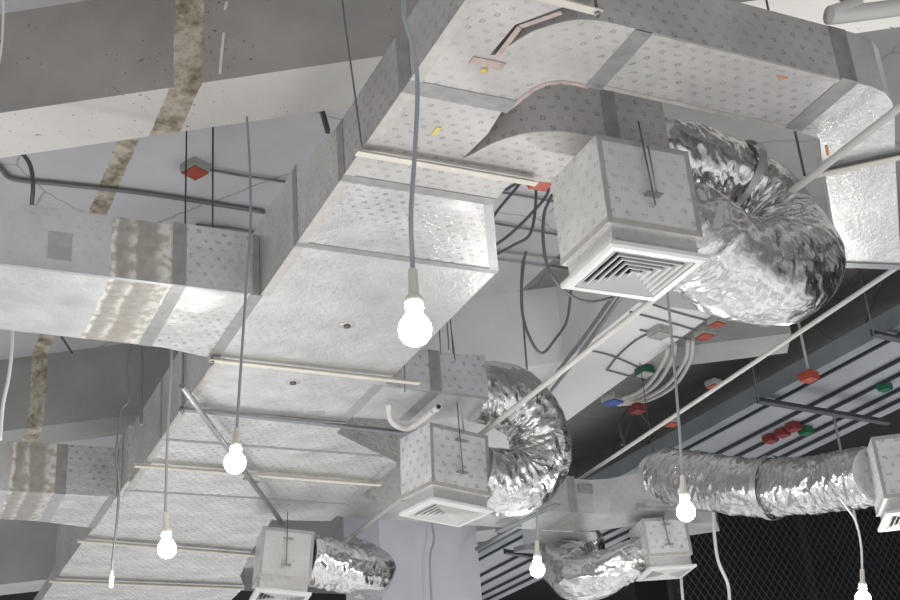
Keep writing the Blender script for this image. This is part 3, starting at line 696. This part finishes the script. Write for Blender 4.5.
# thin conduits on the white beam
zc = ZB - .020
CON = [[(645, 302), (675, 312), (716, 323)], [(630, 312), (668, 322), (704, 333)], [(640, 330), (680, 338), (703, 341)], [(588, 350), (612, 356), (642, 369)], [(654, 331), (635, 341), (618, 356), (607, 370)], [(607, 370), (625, 375), (645, 380)]]
for i, c_ in enumerate(CON):
    pipe('beam_conduit', [at(x, y, zc) for x, y in c_], .0065, 'conduit',
         ['thin grey conduit ending at the bright red box under the big flexible duct', 'thin grey conduit leading to the grey box with red cover', 'thin grey conduit right of the plain grey box', 'thin grey conduit reaching the greenish box from the left',
          'bent thin conduit dropping left from the plain grey box', 'short thin conduit below the greenish box'][i], 'conduit', curved=True)
for i, dx in enumerate((0, 7, 18, 24)):
    o0 = [(668, 348), (675, 345), (688, 341), (693, 340)][i]; 
    pipe('bent_conduit', [at(o0[0], o0[1], zc - .02), at(o0[0] - 3, 358 + i, zc - .04), at(652 + dx * .9, 380 + i * 2, zc - .04), at(637 + dx * .4, 393 + i * 2.5, zc - .03), at(617, 400 + i * 1.5, zc - .02)], .014, 'pvc',
         ['first', 'second', 'third', 'fourth'][i] + ' from the left of the four bent white conduits leading to the blue box', 'conduit', 'bent white conduits on the beam', curved=True)

# ================================================================== DECK HARDWARE
def rod(a, b, r, mat, label, name='threaded_rod'): return tag(MB().tube([a, b], r, 8, curved=False).build(name, mat), label, 'rod')
def bearer(a, b, label):
    r = root('deck_bearer', a, label, 'beam')
    MB().bar(a, b, .05, .006).build('flange', 'dark_steel', r); MB().bar(V(a) + V((0, .023, .025)), V(b) + V((0, .023, .025)), .005, .05).build('web', 'dark_steel', r)
zb4 = 4.86
bearer(at(759, 402, zb4), at(889, 424, zb4), 'dark steel angle hung under the deck in the middle right')
bearer(at(874, 335, zb4), at(925, 346, zb4), 'dark steel angle under the deck at the right edge')
bearer(at(545, 560, zb4), at(505, 553, zb4), 'dark steel angle under the far deck right of the column')
for (a_, b_, c_, d_) in ((758, 350, 759, 402), (868, 280, 874, 335)):
    p = at(c_, d_, zb4); rod(p, (p.x, p.y, ZS), .007, 'dark_steel', 'thin dark rod holding the %s end of a deck angle' % ('middle' if a_ < 800 else 'right edge'))
p = at(833, 413, zb4); rod((p.x, p.y, zb4), (p.x, p.y, 4.0), .009, 'box_grey', 'grey rod dropping from the deck angle behind the long flexible duct')
p = at(802, 345, 4.8); q = at(809, 374, 4.8); rod((q.x, q.y, 4.8), (q.x, q.y, ZS), .009, 'box_grey', 'grey rod holding the orange-red box')
p = at(210, 228, 4.3); 
#(q.x, q.y, ZS), (q.x, q.y, 4.9), .006, 'dark_steel', 'thin vertical rod beside the red ceiling box at the left')
tag(MB().bar(at(318, 96, 5.3), at(328, 132, 5.0), .02, .02).build('dark_strut', 'cord_dark'), 'short dark bar under the concrete beam left of the trunk duct', 'bar')
tag(MB().tube([at(59, 333, 5.3), at(72, 353, 5.3)], .008, 8, curved=False).build('steel_pin', 'cord_dark'), 'short dark pin sticking from the ceiling below the upper left duct', 'pin')
# rods near the middle branch
for i, (x_, ya, x2, yb) in enumerate(((439, 325, 441, 355), (447, 322, 449, 350), (404, 355, 405, 392))):
    a = py_(x_, ya, 5.38); b = py_(x2, yb, 5.38)
    rod(b, a + (a - b) * (4 if i < 2 else 1), .0035, 'dark_steel', ['left thin rod rising from the middle branch duct', 'right thin rod rising from the middle branch duct', 'short rod at the root of the middle branch duct'][i])
a = py_(457, 355, 5.55); 
rod(py_(452, 335, 5.4), py_(464, 432, 5.57), .0035, 'steel', 'slanting thin rod passing in front of the middle branch duct')

# ================================================================== HANGING BULBS
def bulb(c, d, cord, label, mat='cord', lit=True, hold=.085):
    """c = bulb centre; cord = list of points from the holder upwards"""
    c = V(c); r = root('hanging_bulb', c, label, 'light bulb', 'bare bulbs hanging on cords'); s = d / 2
    ax = (V(cord[0]) - c).normalized().to_track_quat('Z', 'Y').to_matrix()
    if lit:
        prof = [(0.001, -s), (s * .38, -s * .93), (s * .7, -s * .72), (s * .92, -s * .4), (s, 0), (s * .94, s * .35), (s * .76, s * .68), (s * .55, s * .95), (s * .48, s * 1.12)]
        MB().lathe(c, prof, 28, axis=ax).build('glass', 'bulb', r)
        MB().lathe(c, [(s * .5, s * 1.1), (s * .53, s * 1.3), (s * .48, s * 1.36)], 20, axis=ax).build('screw_base', 'steel', r)
        MB().lathe(c, [(s * .5, s * 1.3), (s * .57, s * 1.36), (s * .55, s * 2.1), (s * .42, s * 2.25), (s * .33, s * 2.35), (s * .28, s * 4.0), (s * .2, s * 4.1)], 20, axis=ax).build('holder', 'holder', r)
        st = c + (ax @ V((0, 0, s * 4.2)))
    else:
        MB().lathe(c, [(s * .3, -s * 1.6), (s * .42, -s * 1.5), (s * .42, s * .4), (s * .25, s * .6), (s * .22, s * 1.2)], 16, axis=ax).build('holder', 'holder', r)
        st = c + (ax @ V((0, 0, s * 1.1)))
    MB().tube([st - (ax @ V((0, 0, s * .2)))] + [V(p) for p in cord], s * .15 if lit else .006, 10, sub=8).build('cord', mat, r)
Yp = py_
bulb(Yp(415, 330, 2.3), .070, [Yp(412.5, 262, 2.3), Yp(411, 215, 2.3), Yp(415, 150, 2.3), Yp(417.5, 85, 2.3), Yp(413, 48, 2.3), Yp(405, 20, 2.3), Yp(404, -5, 2.3), Yp(410, -120, 2.3)], 'nearest and largest lit bulb hanging over the trunk duct at centre')
w1 = lambda px, py, k: (lambda d: CAM + d * k)(ray(px, py))
bulb(Yp(235, 463, 4.0), .070, [Yp(237, 425, 4.05), Yp(240, 380, 4.15), Yp(246, 290, 4.4), Yp(250.5, 220, 4.58), Yp(249.5, 160, 4.72), Yp(247, 117, 4.85)], 'lit bulb on a grey cord crossing the end of the upper left duct')
bulb(Yp(167, 549, 5.45), .078, [Yp(165.5, 510, 5.45), Yp(167, 450, 5.45), Yp(170, 390, 5.45), Yp(172, 345, 5.45), Yp(173, 325, 5.45)], 'lowest lit bulb at the left, over the far trunk duct')
bulb(Yp(686, 512, 4.0), .070, [Yp(682.5, 478, 4.0), Yp(678, 410, 4.0), Yp(671, 330, 4.0), Yp(667, 290, 4.0), Yp(663, 230, 4.0)], 'lit bulb in front of the left end of the long sagging flexible duct', mat='cord')
bulb(Yp(537.5, 570, 6.15), .078, [Yp(537, 545, 6.15), Yp(537, 500, 6.15), Yp(534, 440, 6.15)], 'lit bulb below the U-bent flexible duct')
bulb(Yp(863, 599, 5.3), .078, [Yp(862, 565, 5.3), Yp(861, 545, 5.3), Yp(856, 522, 5.3), Yp(847, 508, 5.3), Yp(838, 496, 5.3)], 'lit bulb cut by the bottom edge at the lower right', mat='cord_white')
bulb(Yp(111.5, 578, 5.9), .055, [Yp(113, 556, 5.9), Yp(117, 520, 5.9), Yp(119, 485, 5.9), Yp(116, 455, 5.9), Yp(119, 430, 5.9), Yp(121, 410, 5.9), Yp(129, 398, 5.9), Yp(127, 370, 5.9), Yp(130, 350, 5.9), Yp(137, 335, 5.9)], 'empty cream lamp holder on a cord at the lower left', lit=False, mat='conduit')

# ================================================================== LOOSE CABLES
def cable(pts, r, mat, label): return tag(MB().tube(pts, r * .78, 10, sub=10).build('hanging_cable', mat), label, 'cable')
cable([Yp(12, 318, 5.4), Yp(12, 345, 5.4), Yp(9, 375, 5.4), Yp(3, 405, 5.4), Yp(0, 440, 5.4)], .010, 'cord_white', 'pale cable hanging below the upper left duct at the left edge')
cable([Yp(3, -10, 3.2), Yp(3, 20, 3.2), Yp(1, 50, 3.2), Yp(-6, 90, 3.2)], .004, 'cord_white', 'thin pale cable in the top left corner')
cable([Yp(139, 335, 6.3), Yp(142, 360, 6.3), Yp(141, 395, 6.3), Yp(141, 425, 6.3)], .011, 'conduit', 'dark cable hanging beside the trunk duct below the upper left duct')
cable([Yp(341, -10, 3.44), Yp(346, 30, 3.44), Yp(355, 95, 3.44), Yp(362, 147, 3.46)], .004, 'cord_dark', 'thin dark wire dropping to the hanger bar of the trunk duct')
yc = 4.6
cable([Yp(530, 165, yc), Yp(536, 190, yc), Yp(531, 232, yc), Yp(512, 246, yc), Yp(490, 258, yc)], .009, 'cord_dark', 'dark cable from the red cable box curling left behind the trunk duct')
cable([Yp(545, 170, yc), Yp(548, 192, yc), Yp(530, 215, yc), Yp(508, 236, yc), Yp(488, 250, yc)], .009, 'cord_dark', 'second dark cable crossing the gap from the red cable box')
cable([Yp(552, 195, yc), Yp(544, 215, yc), Yp(544, 250, yc), Yp(552, 275, yc), Yp(570, 295, yc), Yp(590, 302, yc), Yp(612, 298, yc)], .010, 'conduit', 'grey cable sagging under the near diffuser box')
cable([Yp(505, 190, yc), Yp(520, 183, yc), Yp(498, 210, yc), Yp(490, 225, yc)], .009, 'cord_dark', 'short dark cable tight behind the right corner of the trunk duct')
cable([Yp(526, 252, 6.4), Yp(522, 270, 6.4), Yp(522, 310, 6.4), Yp(530, 338, 6.4), Yp(542, 353, 6.4), Yp(556, 338, 6.4), Yp(567, 320, 6.4), Yp(571, 290, 6.4)], .011, 'conduit', 'grey cable loop sagging in the gap left of the near diffuser')
cable([Yp(525, 255, 6.5), Yp(522, 290, 6.5), Yp(524, 330, 6.5), Yp(527, 370, 6.5)], .008, 'conduit', 'straight cable hanging down inside the sagging loop')
cable([Yp(432, 524, 8.3), Yp(434, 540, 8.3), Yp(430, 560, 8.3), Yp(432, 610, 8.3)], .010, 'cord', 'thin grey cable hanging in front of the pale column')
cable([Yp(713, 505, 6.9), Yp(714, 530, 6.9), Yp(718, 560, 6.9), Yp(728, 585, 6.9), Yp(730, 612, 6.9)], .014, 'cord_white', 'white cable hanging below the left part of the long flexible duct')
cable([Yp(681, 575, 7.3), Yp(682, 590, 7.3), Yp(684, 612, 7.3)], .012, 'cord_white', 'short white cable below the small lower diffuser box')
for i, pts_ in enumerate([[(636, 412), (628, 430), (622, 445)], [(640, 412), (652, 430), (648, 445)], [(630, 405), (620, 425), (626, 448)]]):
    cable([Yp(x, y, 8.6) for x, y in pts_], .014, 'cord_dark', ['left', 'right', 'far left'][i] + ' dark cable tangled under the dark red box behind the pale pipe')
cable([at(905, 255, 5.3), at(880, 285, 5.3), at(862, 335, 5.3)], .008, 'conduit', 'thin cable at the right edge above the steel channel')

# ================================================================== WIRE MESH AND BACK
mw = root('mesh_partition', (9.5, 10.5, 0), 'dark wire mesh partition at the lower right', 'fence')
ym = 10.5; mz0, mz1, mx0, mx1 = 2.0, 5.5, 7.3, 12.0
mb = MB(); sp = .085; wmesh = .004
k = mx0 - 3
while k < mx1 + 3:
    for s_ in (1, -1):
        # line x = k + s*(z-mz0)*.8 clipped
        za, zb_ = mz0, mz1; xa = k; xb = k + s_ * (mz1 - mz0) * .75
        def clip(xa, za, xb, zb_):
            for lim, sgn in ((mx0, 1), (mx1, -1)):
                if sgn * xa < sgn * lim and sgn * xb < sgn * lim: return None
                if sgn * xa < sgn * lim: t = (lim - xa) / (xb - xa); xa, za = lim, za + t * (zb_ - za)
                if sgn * xb < sgn * lim: t = (lim - xa) / (xb - xa); zb_ = za + t * (zb_ - za); xb = lim
            return xa, za, xb, zb_
        r_ = clip(xa, za, xb, zb_)
        if r_: mb.bar((r_[0], ym + s_ * .003, r_[1]), (r_[2], ym + s_ * .003, r_[3]), wmesh, wmesh, up=(0, 1, 0))
    k += sp
mb.build('wire_mesh', 'mesh', mw)
for x in (7.32, py_(809, 560, ym).x, 11.9): MB().box(x - .05, x + .05, ym + .02, ym + .1, 0, 5.5).build('post', 'rib', mw)
MB().box(7.3, 12, ym + .02, ym + .08, 3.9, 3.98).build('rail', 'rib', mw)
struct(MB().box(7.3, 14, 11.2, 11.3, 2.4, 5.58).build('wall_right', 'void'))

# ================================================================== LIGHT
w = bpy.data.worlds.new('world'); scn.world = w; w.use_nodes = True; nt = w.node_tree
bg = nt.nodes['Background']
tc = nt.nodes.new('ShaderNodeTexCoord'); sp_ = nt.nodes.new('ShaderNodeSeparateXYZ'); nt.links.new(tc.outputs['Generated'], sp_.inputs[0])
mr = nt.nodes.new('ShaderNodeMapRange'); nt.links.new(sp_.outputs[2], mr.inputs['Value']); mr.inputs['From Min'].default_value = -1; mr.inputs['From Max'].default_value = 1
cr = nt.nodes.new('ShaderNodeValToRGB'); nt.links.new(mr.outputs[0], cr.inputs[0]); els = cr.color_ramp.elements
els[0].position = 0; els[0].color = (.95, .95, .95, 1); els[1].position = 1; els[1].color = (.14, .14, .145, 1)
for p, v in ((.25, .80), (.40, .60), (.485, .48), (.52, .34), (.65, .22)):
    e_ = els.new(p); e_.color = (v, v, v * 1.01, 1)
nz = nt.nodes.new('ShaderNodeTexNoise'); nt.links.new(tc.outputs['Generated'], nz.inputs['Vector']); nz.inputs['Scale'].default_value = 5.0; nz.inputs['Detail'].default_value = 2
cr2 = nt.nodes.new('ShaderNodeValToRGB'); nt.links.new(nz.outputs['Fac'], cr2.inputs[0]); cr2.color_ramp.elements[0].position = .44; cr2.color_ramp.elements[0].color = (.55, .55, .56, 1); cr2.color_ramp.elements[1].position = .56; cr2.color_ramp.elements[1].color = (1.5, 1.5, 1.5, 1)
mx = nt.nodes.new('ShaderNodeMix'); mx.data_type = 'RGBA'; mx.blend_type = 'MULTIPLY'; mx.inputs[0].default_value = 1
nt.links.new(cr.outputs[0], mx.inputs[6]); nt.links.new(cr2.outputs[0], mx.inputs[7]); nt.links.new(mx.outputs[2], bg.inputs[0])
bg.inputs[1].default_value = 1.0

scn.view_settings.view_transform = 'Standard'; scn.view_settings.look = 'None'; scn.view_settings.gamma = 1; scn.view_settings.exposure = 0.22
scn.view_settings.use_curve_mapping = False
for o in list(bpy.data.objects):
    if '_w' in o: del o['_w']
